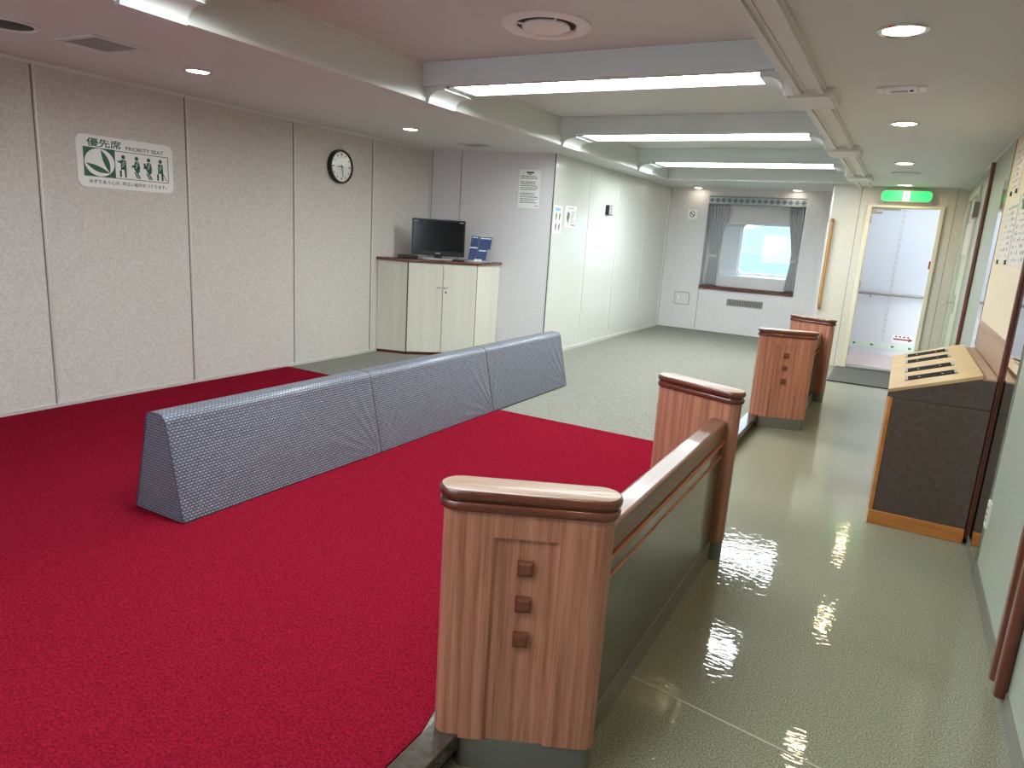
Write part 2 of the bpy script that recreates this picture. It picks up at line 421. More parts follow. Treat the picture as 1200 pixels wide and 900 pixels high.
for z in (.22, 1.03, 1.80): MB().box(-.447,-.425,-.032,-.005,z-.045,z+.045).build('hinge', 'grille', d)
b = MB(); b.box(-.44,-.39,.0,.05,1.87,1.94); b.box(-.39,-.14,.02,.05,1.915,1.94,1); b.tube([(-.39,.03,1.885),(-.33,-.015,1.885)],.012,8)
b.build('door_closer', ['grille','silver'], d)
MB().box(.245,.262,.0,.02,1.27,1.36).build('red_tag', 'redink', d)

# vestibule behind the door
VY, VX0, VX1 = 11.2, -.79, .95
struct(MB().box(VX0, VX1, YD+.12, VY, -.1, .004).build('lobby_floor', 'vestfloor'))
b = MB(); b.box(VX0-.1, VX1+.1, VY, VY+.1, -.1, 2.5)
b.box(-.125,-.119,VY-.004,VY,.2,2.3,1); b.box(-.098,-.092,VY-.004,VY,.2,2.3,1)
for z in [.25+.08*i for i in range(25)]: b.box(-.112,-.105,VY-.003,VY,z,z+.02,2)
struct(b.build('lobby_wall', ['vest','jointlight','grille']))
struct(MB().box(VX1, VX1+.1, YD, VY+.1, -.1, 2.5).build('lobby_wall', 'vest'))
struct(MB().box(VX0-.02, VX1+.1, YD+.12, VY+.1, 2.3, 2.4).build('lobby_ceiling', 'vest'))
t = empty('guide_strip', (0, VY, .132), 0, 'low pale guide strip with green arrows along the lobby wall beyond the door', 'guide strip')
MB().box(VX0+.01, VX1-.01, -.012, -.0005, -.042, .043).build('strip', 'strip', t)
for x in (-.475, -.245, .02, .235): MB().prism([(x,-.02),(x+.045,0),(x,.02)], -.013, -.012, 'y').build('arrow', 'green2', t)
t = empty('direction_sign', (.15, VY, .25), 0, 'white sticker with a red right arrow low on the lobby wall', 'sign')
MB().prism(rrect(-.14,.14,-.05,.055,.02), -.002, 0, 'y').build('backing', 'white', t)
b = MB(); b.prism([(-.12,-.012),(.07,-.012),(.07,-.03),(.122,-.002),(.07,.022),(.07,.006),(-.12,.006)], -.004, -.002, 'y')
for x in (-.09,-.04,.01,.06): b.prism(circ(x,.033,.012,10), -.004, -.002, 'y')
b.build('arrow', 'redink', t)
t = empty('lobby_handrail', (0, VY-.06, .86), 0, 'steel handrail across the pale lobby wall beyond the door', 'handrail')
MB().tube([(VX0+.02,0,0),(VX1-.02,0,0)], .019, 12).build('bar', 'steel', t, smooth=40)
for x in (-.35, .5): MB().tube([(x,0,0),(x,0,-.05),(x,.06,-.05)], .009, 8).build('bracket', 'steel', t, smooth=40)
t = empty('lobby_fill_light', (.1, 10.4, 2.3), 0, 'ceiling lamp panel in the lobby beyond the doorway', 'lamp')  # unseen glowing panel, added to brighten the lobby in place of daylight
MB().box(-.5,.5,-.3,.3,-.03,-.001).build('housing', 'white', t); M['lobby'] = emit('lobby_fill_light', (240,246,255), 3.4)
MB().box(-.46,.46,-.26,.26,-.036,-.03).build('diffuser', 'lobby', t)

# right wall: pieces from far to near
b = MB()
b.box(XR, XR+.12, 8.83, YD+.12, 0, 2.5); b.box(XR, XR+.12, 5.74, 7.60, 0, 2.5); b.box(XR, XR+.12, 7.60, 8.83, 2.06, 2.5)
b.box(XR, XR+.12, YB-.1, 5.74, 0, 2.5)
b.box(XR-.002, XR, 3.585, 3.60, 0, CZR, 1)
struct(b.build('wall_right', ['rightwall','jointdark']))
struct(MB().box(XR-.006, XR, YB, 3.60, 0, .075).build('baseboard_right', 'skirt'))
struct(MB().box(XR-.012, XR+.1, YB, YD, CZR-.022, CZR).build('trim_2', 'trimpaint'))
# grey door in the right wall
d2 = struct(empty('door_2', (XR, 8.2, 0)))
b = MB(); b.box(-.02,.1,-.60,-.55,0,2.06); b.box(-.02,.1,.57,.63,0,2.06); b.box(-.02,.1,-.55,.57,2.0,2.06); b.build('door_frame', 'greydoor', d2, bevel=.004)
MB().box(.01,.05,-.55,.57,.01,2.0).build('leaf', 'greydoor', d2, bevel=.003)
b = MB(); b.box(-.004,.01,.20,.255,.86,1.05); b.tube([(0,.228,.965),(-.055,.228,.965)],.009,8); b.tube([(-.05,.228,.965),(-.05,.34,.965)],.010,8)
b.build('door_handle', 'chrome', d2, smooth=40)
MB().box(-.012,.01,-.35,.30,1.45,1.75).build('notice_panel', 'paperaged', d2)
t = empty('name_plate', (XR, 7.53, 1.85), 0, 'small dark name plate in a pale bracket sticking out beside the grey side door', 'sign')
MB().box(-.05,0,-.012,.012,-.09,.09).build('bracket', 'silver', t, bevel=.002); MB().box(-.045,-.004,-.0135,-.012,-.075,.06).build('plate', 'jointdark', t)
for y, w_, lab in ((6.78,.05,'dark red-brown upright strip on the far right wall, between two cream panels'),):
    tag(MB().prism(rrect(XR-.03, XR, y-w_/2, y+w_/2, .012), 0, CZR-.022).build('upright_strip', 'brownstrip', smooth=40), lab, 'trim strip')
# far mirror strip, board, near mirror strip
tag(MB().box(XR-.004,XR-.0005,5.50,5.80,.06,1.93).build('mirror_strip','mirror'), 'narrow bright mirror strip on the right wall, on the far side of the notice board', 'mirror')
tag(MB().box(XR-.005,XR-.0005,3.615,3.975,.06,2.15).build('mirror_strip','mirror'), 'narrow mirror strip at the near side of the dark desk, reflecting it', 'mirror')
struct(MB().box(XR-.007,XR,3.602,3.98,0,.058).build('trim_3','skirt'))
t = empty('notice_board', (XR, 4.75, 0), 0, 'cream notice board with wood lower panel above the sloping desk in the corridor', 'board')
MB().box(-.009,-.0005,-.70,.70,1.03,2.15).build('board_panel','board',t)
MB().box(-.010,-.0005,-.70,.70,.852,1.0).build('lower_panel','backwood',t)
MB().box(-.014,-.0005,-.70,.70,1.0,1.03).build('ledge_strip','backwood',t,bevel=.003)
MB().box(-.020,-.0005,-.735,-.702,.02,2.15).build('edge_strip','brownstrip',t,bevel=.006)
MB().box(-.012,-.0005,.70,.722,.86,2.15).build('edge_strip','brownstrip',t,bevel=.003)
plabs = ['poster sheet of dense print at the upper far corner of the notice board','timetable sheet second from the far edge of the notice board, below the upper poster','route sheet with a green mark on the notice board, nearest the camera']
for i, (y0,y1,z0,z1) in enumerate(((4.90,5.25,1.80,2.10),(4.72,5.22,1.40,1.76),(4.12,4.66,1.38,2.06))):
    t = empty('poster', (XR-.0095, y1, z0), -PI/2, plabs[i], 'poster', 'posters on the notice board')
    W, hh = y1-y0, z1-z0; k = 7; rc = []
    for a in range(k):
        for q in range(int((hh-.04)/.034)):
            if random.random() < .75:
                xa = .03+a*(W-.05)/k; za = .03+q*.034
                rc.append((xa, xa+(W-.05)/k*random.uniform(.3,.8), za, za+random.uniform(.008,.022), 1))
    sheet(W, hh, rc, ['paperaged','inkpale'], t)
    if i == 2: MB().prism(circ(.15,.33,.06,16,.035), -.0035,-.0018,'y').build('green_mark','green2',t)
    else:
        for x in (.04, W-.08): MB().box(x,x+.04,-.008,0,-.01,.015).build('clip','tvblack',t)
# paired brown uprights near the camera
for y, z0, lab in ((2.62,.045,'dark brown round upright low at the right picture edge, the farther of the close pair'),(2.51,.05,'dark brown round upright low at the right picture edge, the nearer of the close pair')):
    tag(MB().prism(rrect(XR-.035, XR, y-.026, y+.026, .014), z0, 2.1).build('upright_strip','brownstrip',smooth=40), lab, 'trim strip', 'paired uprights on the near right wall')
t = empty('wall_outlet', (XR, 3.56, .313), 0, 'cream wall outlet plate on the grey-green wall near the desk', 'outlet')
MB().prism(rrect(-.035,.035,-.06,.06,.006), -.008, 0, 'x').build('plate','outlet',t)
b = MB()
for z in (-.03,.0,.03): b.box(-.0095,-.008,-.014,-.008,z-.006,z+.006); b.box(-.0095,-.008,.008,.014,z-.006,z+.006)
b.build('socket','jointdark',t)

# wall behind the camera
RW = ((-4.35,-3.25),(-2.95,-1.85),(-1.55,-.45))
b = MB(); b.box(XL-.1, XR+.12, YB-.1, YB, -.1, .85); b.box(XL-.1, XR+.12, YB-.1, YB, 1.85, 2.5)
for xa, xb in ((XL-.1,RW[0][0]),(RW[0][1],RW[1][0]),(RW[1][1],RW[2][0]),(RW[2][1],XR+.12)): b.box(xa, xb, YB-.1, YB, .85, 1.85)
struct(b.build('wall_rear','plaster'))
for i, (xa, xb) in enumerate(RW):
    w = struct(empty('window_%d' % (i+2), ((xa+xb)/2, YB, .85))); h_ = (xb-xa)/2
    b = MB(); b.box(-h_,-h_+.05,-.1,.02,0,1.0); b.box(h_-.05,h_,-.1,.02,0,1.0); b.box(-h_+.05,h_-.05,-.1,.02,0,.05); b.box(-h_+.05,h_-.05,-.1,.02,.95,1.0); b.build('window_frame','white',w)
    MB().box(-h_+.05,h_-.05,-.06,-.054,.05,.95).build('pane','glass',w)

# ------------------------------------------------------------------ ceiling
SX, MX0, MX1 = -2.893, -.615, -.475      # recess left edge, moulding
TEND = 9.28
b = MB(); b.box(XL-.1, SX, YB-.1, YF+.1, CZL, 2.55); b.box(MX1-.03, XR+.12, YB-.1, YD+.12, CZR, 2.55)
b.box(SX, MX1, YB-.1, TEND, TRAY, 2.55); b.box(SX, MX1, TEND, YF+.1, CZL, 2.55)
struct(b.build('ceiling','ceil'))
b = MB(); b.box(SX-.012, SX+.012, YB, TEND, CZL-.012, CZL+.014); b.box(SX, SX+.014, YB, TEND, TRAY-.018, TRAY); b.box(SX,MX0,TEND-.014,TEND+.01,CZL-.012,CZL+.012)
struct(b.build('trim_4','trimpaint'))
b = MB(); b.box(MX0, MX1, YB, TEND, 2.165, TRAY); b.box(MX0+.002, MX0+.036, YB, TEND, 2.15, 2.165); b.box(MX1-.026, MX1-.002, YB, TEND, 2.15, 2.165)
b.box(MX0+.05,MX0+.058,YB,TEND,2.16,2.165); b.box(MX1-.036,MX1-.031,YB,TEND,2.16,2.165); b.box(MX1, MX1+.008, YB, TEND, 2.168, CZR)
struct(b.build('trim_5','trimpaint'))
lablight = {-2:'x', 0:'long fluorescent ceiling panel', }
beams = [-2.35, -.27, 1.80, 3.86, 5.92, 8.00]
deep = [.36,.36,.36,.37,.43,.5]
BZ = 2.275
lamp_labels = {2:None}
proto = None
names = ['farthest-behind','','','nearest long mint-lit fluorescent panel under the first ceiling beam','middle long fluorescent panel under the second ceiling beam','farthest long fluorescent panel under the third ceiling beam']
for i, y in enumerate(beams):
    y1 = y+deep[i]
    b = MB(); b.box(SX, MX0, y, y+.05, BZ, TRAY); b.box(SX, MX0, y1-.05, y1, BZ, TRAY); b.box(SX, MX0, y+.05, y1-.05, BZ+.05, TRAY)
    b.box(SX, SX+.19, y+.05, y1-.05, BZ, BZ+.05); b.box(-.72, MX0, y+.05, y1-.05, BZ, BZ+.05)
    struct(b.build('beam_%d' % (i+1),'beam',bevel=.004))
    a0, a1 = y+.03, y1-.03
    # moulded bosses where the beams meet the moulding, and coved brackets at both ends
    b = MB(); b.box(MX0-.05, MX1+.045, y+.01, y1-.01, 2.142, TRAY-.002)
    b.box(MX0-.035, MX1+.03, y+.02, y1-.02, 2.136, 2.142)
    struct(b.build('trim_%d' % (10+i),'trimpaint',bevel=.006))
    prof = [(SX-.004,2.177),(SX+.032,2.177),(SX+.032,2.188)]
    for k in range(9):
        t = k/8*PI/2; prof.append((SX+.035+.10*(1-math.cos(t)), 2.190+.062*math.sin(t)))
    prof += [(SX+.155,2.252),(SX+.155,BZ+.002),(SX-.004,BZ+.002)]
    mprof = [(MX0+.02-(p[0]-SX), p[1]-.02) for p in prof]; mprof = [(x-.045, z) for x, z in mprof]
    for e_, pp in enumerate((prof, [(x, min(z+.012, BZ+.002)) for x, z in mprof])):
        struct(MB().prism(pp, a0, a1, 'y').build('trim_%d' % (20+2*i+e_),'corbel',smooth=35))
    if i == 0: continue
    lab = names[i] or ['','long fluorescent panel out of view behind the camera','long fluorescent panel directly above the camera position'][i]
    t = empty('fluorescent_light', ((SX+.21-.74)/2, (a0+a1)/2, BZ), 0, lab, 'ceiling light', 'fluorescent panels under the ceiling beams')
    hx = (-.74-(SX+.21))/2; hy = (a1-a0)/2
    fy_ = hy-.02
    b = MB(); b.box(-hx-.02,hx+.02,-hy+.004,-fy_,-.006,0); b.box(-hx-.02,hx+.02,fy_,hy-.004,-.006,0); b.box(-hx-.02,-hx+.0,-fy_,fy_,-.006,0); b.box(hx,hx+.02,-fy_,fy_,-.006,0)
    b.build('frame','silver',t)
    MB().box(-hx-.015,hx+.015,-fy_,fy_,.022,.030).build('diffuser','fluo',t)
    MB().box(hx+.022,hx+.06,-hy+.01,hy-.01,-.012,0).build('end_cap','steel',t); MB().box(-hx-.05,-hx-.022,-hy+.01,hy-.01,-.010,0).build('end_cap','steel',t)

def downlight(loc, r, lamp, label, group):
    t = empty('downlight', loc, 0, label, 'ceiling light', group)
    MB().lathe([(r*1.28,0),(r*1.28,-.004),(r*1.15,-.009),(r*1.02,-.004),(r*1.0,.0)], n=36).build('trim_ring','chrome',t,smooth=40)
    MB().lathe([(r*.99,-.003),(r*.9,-.0055),(r*.001,-.007)], n=32).build('lamp',lamp,t,smooth=40)
    return t
labs = ['largest warm downlight in the corridor ceiling, nearest the camera','second warm corridor downlight, beyond the small ceiling detector','third warm corridor downlight, just before the round vent','farthest warm corridor downlight, above the green exit sign']
for (y, lb) in zip((3.02+.0, 5.06, 7.16, 9.28), labs): downlight((-.135, y*.985, CZR), .066, 'downlamp', lb, 'corridor downlights')
downlight((-.135, .92, CZR), .066, 'downlamp', 'warm corridor downlight overhead, out of view above the camera', 'corridor downlights')
downlight((-3.79, 2.88, CZL), .062, 'downdim', 'small downlight in the left soffit above the priority seat sign', 'soffit downlights')
downlight((-3.88, 5.03, CZL), .062, 'downdim', 'small downlight in the left soffit near the wall clock', 'soffit downlights')
downlight((-2.84, 10.62, CZL), .062, 'downdim', 'small downlight before the window, at its left end', 'window downlights')
downlight((-1.455, 10.62, CZL), .062, 'downdim', 'small downlight before the window, at its right end', 'window downlights')
# round air diffuser in the tray
t = empty('air_diffuser', (-1.755, 3.35, TRAY), 0, 'large round white air diffuser in the recessed ceiling', 'air vent')
MB().lathe([(.225,0),(.228,-.008),(.21,-.02),(.16,-.012),(.15,.0)], n=48).build('outer_ring','white',t,smooth=50)
MB().lathe([(.15,-.001),(.149,-.004),(.09,-.004)], n=40).build('throat','grilledark',t)
MB().lathe([(.118,-.006),(.122,-.016),(.10,-.026),(.03,-.024),(.001,-.023)], n=40).build('disc','white',t,smooth=50)
for a in range(4):
    q = PI/4+a*PI/2; MB().tube([(.115*math.cos(q),.115*math.sin(q),-.012),(.16*math.cos(q),.16*math.sin(q),-.012)],.005,6).build('spoke','white',t)
# speaker and grilles
t = empty('ceiling_speaker', (-3.85, 1.90, CZL), 0, 'round dark-meshed speaker in the ceiling, top left corner', 'speaker')
MB().lathe([(.145,0),(.145,-.006),(.125,-.010),(.118,-.004)], n=40).build('ring','ceil',t,smooth=50)
MB().lathe([(.118,-.002),(.10,-.006),(.001,-.008)], n=36).build('mesh','mesh',t,smooth=50)
def grille(loc, wx, wy, label):
    t = empty('ceiling_vent', loc, 0, label, 'air vent')
    b = MB(); q = .03
    b.box(-wx/2,wx/2,-wy/2,-wy/2+q,-.008,0); b.box(-wx/2,wx/2,wy/2-q,wy/2,-.008,0); b.box(-wx/2,-wx/2+q,-wy/2+q,wy/2-q,-.008,0); b.box(wx/2-q,wx/2,-wy/2+q,wy/2-q,-.008,0)
    b.build('frame','ceil',t,bevel=.002)
    MB().box(-wx/2+q,wx/2-q,-wy/2+q,wy/2-q,-.0015,0).build('backing','grilledark',t)
    k = 12
    b = MB()
    for i in range(k):
        y = -wy/2+q+(i+.5)*(wy-2*q)/k; b.box(-wx/2+q,wx/2-q,y-.0065,y+.005,-.006,-.0015)
    b.build('louvres','grille',t)
grille((-3.745, 2.29, CZL), .33, .29, 'louvred ceiling vent between the dark speaker and the left downlight')
grille((-3.83, 6.02, CZL), .30, .24, 'thin louvred ceiling vent above the corner cabinet')
# detector
t = empty('ceiling_detector', (-.145, 3.96, CZR), 0, 'small white rectangular detector on the corridor ceiling between the first two downlights', 'detector')
MB().box(-.072,.072,-.055,.055,-.016,0).build('body','white',t,bevel=.005)
for s in (-1,1): MB().box(s*.09-.017,s*.09+.017,-.05,.05,-.012,0).build('end_bracket','white',t,bevel=.003)
MB().prism(rrect(-.045,.03,-.02,.012,.012), -.022,-.016).build('cover','silver',t,bevel=.002)
MB().lathe([(.008,-.016),(.008,-.022),(.001,-.022)],(.045,-.02,0),12).build('sensor','tvblack',t)
t = empty('round_vent', (-.125, 7.88, CZR), 0, 'flat round grey vent between the two farthest corridor downlights', 'air vent')
MB().lathe([(.125,0),(.125,-.006),(.10,-.016),(.09,-.010),(.08,-.014),(.001,-.02)], n=36).build('disc','silver',t,smooth=40)

# ------------------------------------------------------------------ partitions
def cap_shape(L_, W_, z0, z1, z2, z3=None, k=10):
    pass
def stadium(L_, W_, k=12):
    r_ = W_/2; pts = []
    for i in range(k+1): t = -PI/2+PI*i/k; pts.append((L_/2-r_+r_*math.cos(t), r_*math.sin(t)))
    for i in range(k+1): t = PI/2+PI*i/k; pts.append((-L_/2+r_+r_*math.cos(t), r_*math.sin(t)))
    return pts
def slab(b, L_, W_, z0, z1, rr, m=0, mt=None):
    """rounded-edge stadium slab"""
    rings = []; k = 5
    for i in range(k+1):
        t = -PI/2+PI*i/k
        off = rr*(1-math.cos(t)); rings.append((off, (z0+z1)/2+(z1-z0)/2*math.sin(t)))
    base = len(b.v); n = len(stadium(L_, W_))
    for off, z in rings:
        for x, y in stadium(L_-2*off, W_-2*off): b.v.append((x,y,z))
    for i in range(k):
        for j in range(n): b.f.append([base+i*n+j, base+i*n+(j+1)%n, base+(i+1)*n+(j+1)%n, base+(i+1)*n+j]); b.m.append(m)
    b.f.append([base+j for j in range(n)][::-1]); b.m.append(m)
    b.f.append([base+k*n+j for j in range(n)]); b.m.append(m if mt is None else mt)
ZB = .731
def post(parent, x, y, deg):
    hl, ht, nd, nw = .213, .044, .009, .082
    out = rrect(-hl, hl, -ht, ht, .036, 8)
    # the face with the sunk panel looks along -y; notch it in plan
    i0 = max(i for i, p in enumerate(out) if p[0] < 0 and p[1] < -ht+.0001)
    low = out[:i0+1]+[(-nw,-ht),(-nw+.009,-ht+nd),(nw-.009,-ht+nd),(nw,-ht)]+out[i0+1:]
    b = MB(); b.prism(low, PZ, .665); b.prism(out, .665, ZB)
    p = b.build('end_post','wood',parent,smooth=35,loc=(x,y,0),rot=(0,0,math.radians(deg)))
    c = MB(); slab(c, .452, .108, ZB-.002, ZB+.0225, .006); o1 = c.build('cap_ring','darkwood',p,smooth=50)
    c = MB(); slab(c, .434, .090, ZB+.020, ZB+.029, .001); slab(c, .456, .112, ZB+.0275, ZB+.053, .007, 0, 1); c.build('cap_top',['darkwood','woodcap'],p,smooth=50)
    pl = rrect(-.155, hl-.004, -ht+.004, ht-.004, .03, 6)
    if deg > 90: pl = [(-x_, y_) for x_, y_ in pl]
    MB().prism(pl, 0, PZ).build('plinth','plinth',p,smooth=35)
    for z in (.588,.490,.392):
        s = .0195; c = MB()
        c.add([(-s,-ht+nd,z-s),(s,-ht+nd,z-s),(s,-ht+nd,z+s),(-s,-ht+nd,z+s),(-s,-ht-.003,z-s),(s,-ht-.003,z-s),(s,-ht-.003,z+s),(-s,-ht-.003,z+s),
               (-s*.62,-ht-.008,z-s*.62),(s*.62,-ht-.008,z-s*.62),(s*.62,-ht-.008,z+s*.62),(-s*.62,-ht-.008,z+s*.62)],
              [(0,1,5,4),(1,2,6,5),(2,3,7,6),(3,0,4,7),(4,5,9,8),(5,6,10,9),(6,7,11,10),(7,4,8,11),(8,9,10,11),(3,2,1,0)])
        c.build('stud','stud',p)
    return p
def partition(pa, pb, label):
    (xa,ya,aa),(xb,yb,ab) = pa, pb
    t = empty('low_partition', (-.6, (ya+yb)/2, 0), 0, label, 'partition', 'low wooden partitions along the corridor')
    yo = (ya+yb)/2
    post(t, xa+.6, ya-yo, aa); post(t, xb+.6, yb-yo, ab)
    y0, y1 = ya+.055-yo, yb-.055-yo
    MB().box(-.028,.030,y0,y1,.0,.575).build('panel','panel',t)
    MB().box(.030,.034,y0,y1,.0,.088).build('skirting','skirt',t)
    MB().box(-.040,.038,y0,y1,.570,.652).build('handrail','rail',t,bevel=.012,segs=3)
    MB().box(.030,.0395,y0,y1,.550,.566).build('trim_strip','copper',t)
    MB().box(.030,.034,y0,y1,.489,.496).build('trim_strip','copper',t)
    return t
partition((-.715,1.452,25.5),(-.722,3.125,180-22),'low partition with olive panel and copper strips beside the red carpet')
partition((-.700,5.735,20),(-.672,7.13,180-22),'farther low partition, its end posts beyond the gap in the partition line')
# step edges of the raised floor
def curb(y0, y1, label):
    t = empty('step_edge', (-.87, (y0+y1)/2, 0), 0, label, 'step edge', 'metal step edges of the raised floor')
    h = (y1-y0)/2
    MB().prism([(-.038,PZ),(-.038,PZ+.010),(.041,PZ+.010),(.042,PZ+.009),(.042,PZ-.036),(.0,PZ-.036),(.0,PZ)], -h, h, 'y').build('edge_profile','curb',t)
    MB().box(.0,.012,-h,h,.0,PZ-.036).build('kick_board','kick',t)
    MB().lathe([(.006,0),(.006,-.004),(.001,-.006)],(.020,-h+.0-.0005,PZ-.012),12,axis='y').build('bolt','silver',t)
    MB().box(-.035,.040,h,h+.002,PZ-.03,PZ+.008).build('end_plate','black',t)
curb(-2.55, 1.375, 'brown metal step edge running to the nearest end post at lower left')
curb(3.19, 5.66, 'shiny metal step edge in the gap between the two low partitions')
curb(7.22, 9.45, 'metal step edge beyond the farther partition, mostly hidden behind it')

# ------------------------------------------------------------------ bolsters
def bolster(y0, y1, xa, xb, label):
    """wedge-shaped long bolster: xa, xb shift of the right foot line at both ends"""
    t = empty('bolster_cushion', ((xa+xb)/2-.16, (y0+y1)/2, PZ+.006), 0, label, 'cushion', 'grey bolster cushions in a row')
    hb, hh, rt = .162, .462, .045
    prof = []           # from right foot up and over to left foot
    rx, lx = .072, -.062
    for i in range(34): q = i/33; prof.append((hb+(rx-hb)*q, .004+(hh-rt-.004)*q))
    for i in range(1,8): a = PI/2*i/8; prof.append((rx-rt*(1-math.cos(a))*.9, hh-rt+rt*math.sin(a)))
    for i in range(1,5): prof.append((rx-rt*.9+(lx+rt*.9-(rx-rt*.9))*i/5, hh))
    for i in range(0,8): a = PI/2*i/8; prof.append((lx+rt*.9*(1-math.sin(a)), hh-rt+rt*math.cos(a)))
    for i in range(20): q = i/19; prof.append((lx+(-hb-lx)*q, (hh-rt)+(.004-(hh-rt))*q))
    ns, npf = 190, len(prof); L_ = y1-y0; v = []; uvs = []
    acc = [0]
    for a_, b_ in zip(prof, prof[1:]): acc.append(acc[-1]+math.hypot(a_[0]-b_[0], a_[1]-b_[1]))
    rnd = random.Random(int(y0*100))
    cr = [(a_+rnd.uniform(-.05,.05), rnd.uniform(.55,1.0), 1) for a_ in (.22,.40,.58,.78,1.0,1.2)]
    for i in range(ns+1):
        sfr = i/ns; y = -L_/2+L_*sfr
        e = min(sfr, 1-sfr)*L_; pin = .006*math.exp(-e/.012)
        for j, (px, pz) in enumerate(prof):
            sx = xa+(xb-xa)*sfr-(xa+xb)/2
            d_ = 0
            if j < 34:                       # slack creases fanning from the lower end corners
                for end, dist in ((1,(1-sfr)*L_),(0,sfr*L_)):
                    if dist < .5:
                        for (k0, amp, _) in cr:
                            ang = math.atan2(pz+.02, dist+.02); c0 = k0
                            d_ += (.0085 if end else .0035)*amp*math.exp(-((ang-c0)/.045)**2)*min(1,(dist+pz)/.10)*max(0,1-(dist**2+pz**2)**.5/(.28+.24*amp))
            nx = .98 if j < 41 else -.98
            v.append((px*(1-pin*2)+sx+nx*d_, y, pz*(1-pin)))
            uvs.append((y+10, acc[j]+1))
    fc = []; fuv = []
    for i in range(ns):
        for j in range(npf-1):
            q = [i*npf+j, (i+1)*npf+j, (i+1)*npf+j+1, i*npf+j+1]; fc.append(q); fuv.append([uvs[z] for z in q])
    for base in (0, ns*npf):
        q = [base+j for j in range(npf)]; fc.append(q if base else q[::-1]); fuv.append([(v[z][0]+5, v[z][2]+5) for z in fc[-1]])
    me = bpy.data.meshes.new('cover'); me.from_pydata(v, [], fc); me.materials.append(M['weave'])
    ul = me.uv_layers.new(name='UVMap'); li = 0
    for q in fuv:
        for uv in q: ul.data[li].uv = uv; li += 1
    for p in me.polygons: p.use_smooth = True
    me.set_sharp_from_angle(angle=math.radians(50)); me.update()
    o = bpy.data.objects.new('cover', me); COL.objects.link(o); o.parent = t
    for end in (0, ns):
        pts = [(v[end*npf+j][0]*1.003, v[end*npf+j][1]+(.001 if end else -.001), v[end*npf+j][2]) for j in range(npf)]
        MB().tube(pts, .0028, 6).build('seam','jointdark' if end else 'weave',t,smooth=True)
    MB().box(-hb+.006+((xa-xb)/2 if 0 else 0),hb-.006,-L_/2+.004,L_/2-.004,0,.004).build('base_panel','black',t)
bolster(1.755, 3.025, -2.497, -2.478, 'grey woven bolster at the row end away from the cabinet, wholly on red carpet')
bolster(3.033, 4.275, -2.478, -2.464, 'grey woven bolster in the middle of the row of three, creased at one end')
bolster(4.283, 5.515, -2.464, -2.448, 'grey woven bolster at the cabinet end of the row, mostly on grey carpet')

# ------------------------------------------------------------------ corner cabinet with the television
CT = 1.035
A, Bp, Cp, Dp = (XL+.006,5.565), (-4.335,5.650), (-3.80,6.105), (-3.80,6.555)
E_ = (XL+.006, 6.385)
ox, oy = -4.25, 6.1
t = empty('corner_cabinet', (ox,oy,PZ), 0, 'cream corner cabinet with two doors and dark wood top', 'cabinet')
def lc(p): return (p[0]-ox, p[1]-oy)
poly = [lc(p) for p in (A,Bp,Cp,Dp,E_)]
MB().prism(poly, .03, CT-PZ).build('carcass','cream',t)
def inset(p, k): return [(x*k+.0, y*k) for x, y in p]
MB().prism([lc((A[0],A[1]+.008)),lc((Bp[0]-.002,Bp[1]+.012)),lc((Cp[0]-.01,Cp[1]+.004)),lc((Dp[0]-.01,Dp[1])),lc(E_)], 0, .03).build('plinth','darkwood',t)
top = [lc((A[0],A[1]-.03)),lc((Bp[0]+.012,Bp[1]-.028)),lc((Cp[0]+.028,Cp[1]-.02)),lc((Dp[0]+.028,Dp[1]+.002)),lc(E_)]
MB().prism(top, CT-PZ, CT-PZ+.03).build('worktop','darkwood',t,bevel=.007)
fx, fy = Cp[0]-Bp[0], Cp[1]-Bp[1]; FL = math.hypot(fx,fy); FA = math.atan2(fy,fx)
for s in (0,1):
    dd = MB().box(.004+s*FL/2 if s else .006, FL/2-.002 if not s else FL-.006, -.016, 0, .036, CT-PZ-.006)
    do = dd.build('door','cream',t,bevel=.002,loc=(lc(Bp)[0],lc(Bp)[1],0),rot=(0,0,FA))
    hx = FL/2+(-.035 if not s else .035)
    h = MB(); h.tube([(hx-.02,-.016,.705),(hx-.018,-.036,.70),(hx+.018,-.036,.705),(hx+.02,-.016,.71)],.0055,8); h.build('handle','silver',do,smooth=True)
    if s: MB().lathe([(.010,-.016),(.010,-.020),(.001,-.020)],(hx+.0,0,.655),14,axis='y').build('lock','tvblack',do)
for p in (Bp, Cp):
    x, y = lc(p); MB().box(x-.004,x+.004,y-.006,y+.002,.032,CT-PZ-.002).build('corner_gap','jointdark',t)
TZ = CT+.03
# television
t = empty('television', (-4.225, 6.0, TZ), math.radians(31), 'small black flat television standing on the corner cabinet', 'television')
hw, hh = .272, .368
MB().prism(rrect(-hw,hw,.035,.035+hh,.008), -.022, .012, 'y').build('housing','tvblack',t,bevel=.003)
MB().prism(rrect(-.2,.2,.07,.33,.04), .012, .05, 'y').build('rear_cover','tvblack',t,bevel=.01)
MB().box(-hw+.014,hw-.014,-.0235,-.022,.085,.035+hh-.016).build('screen','screen',t)
for q in ((-.025,.025,-.0235,-.022,.058,.068),(-hw+.02,-hw+.06,-.0245,-.0235,.035+hh-.026,.035+hh-.020),(hw-.06,hw-.02,-.0245,-.0235,.035+hh-.026,.035+hh-.020)):
    MB().box(*q).build('badge','silver',t)
MB().box(-.04,.04,-.0,.03,.0,.06).build('neck','tvblack',t,bevel=.003)
MB().prism(rrect(-.16,.16,-.10,.08,.03), 0, .012).build('stand','silver',t,bevel=.003)
t = empty('set_top_box', (-4.48, 5.83, TZ), math.radians(31), 'flat black receiver box on the cabinet behind the television, by the cream wall', 'receiver')
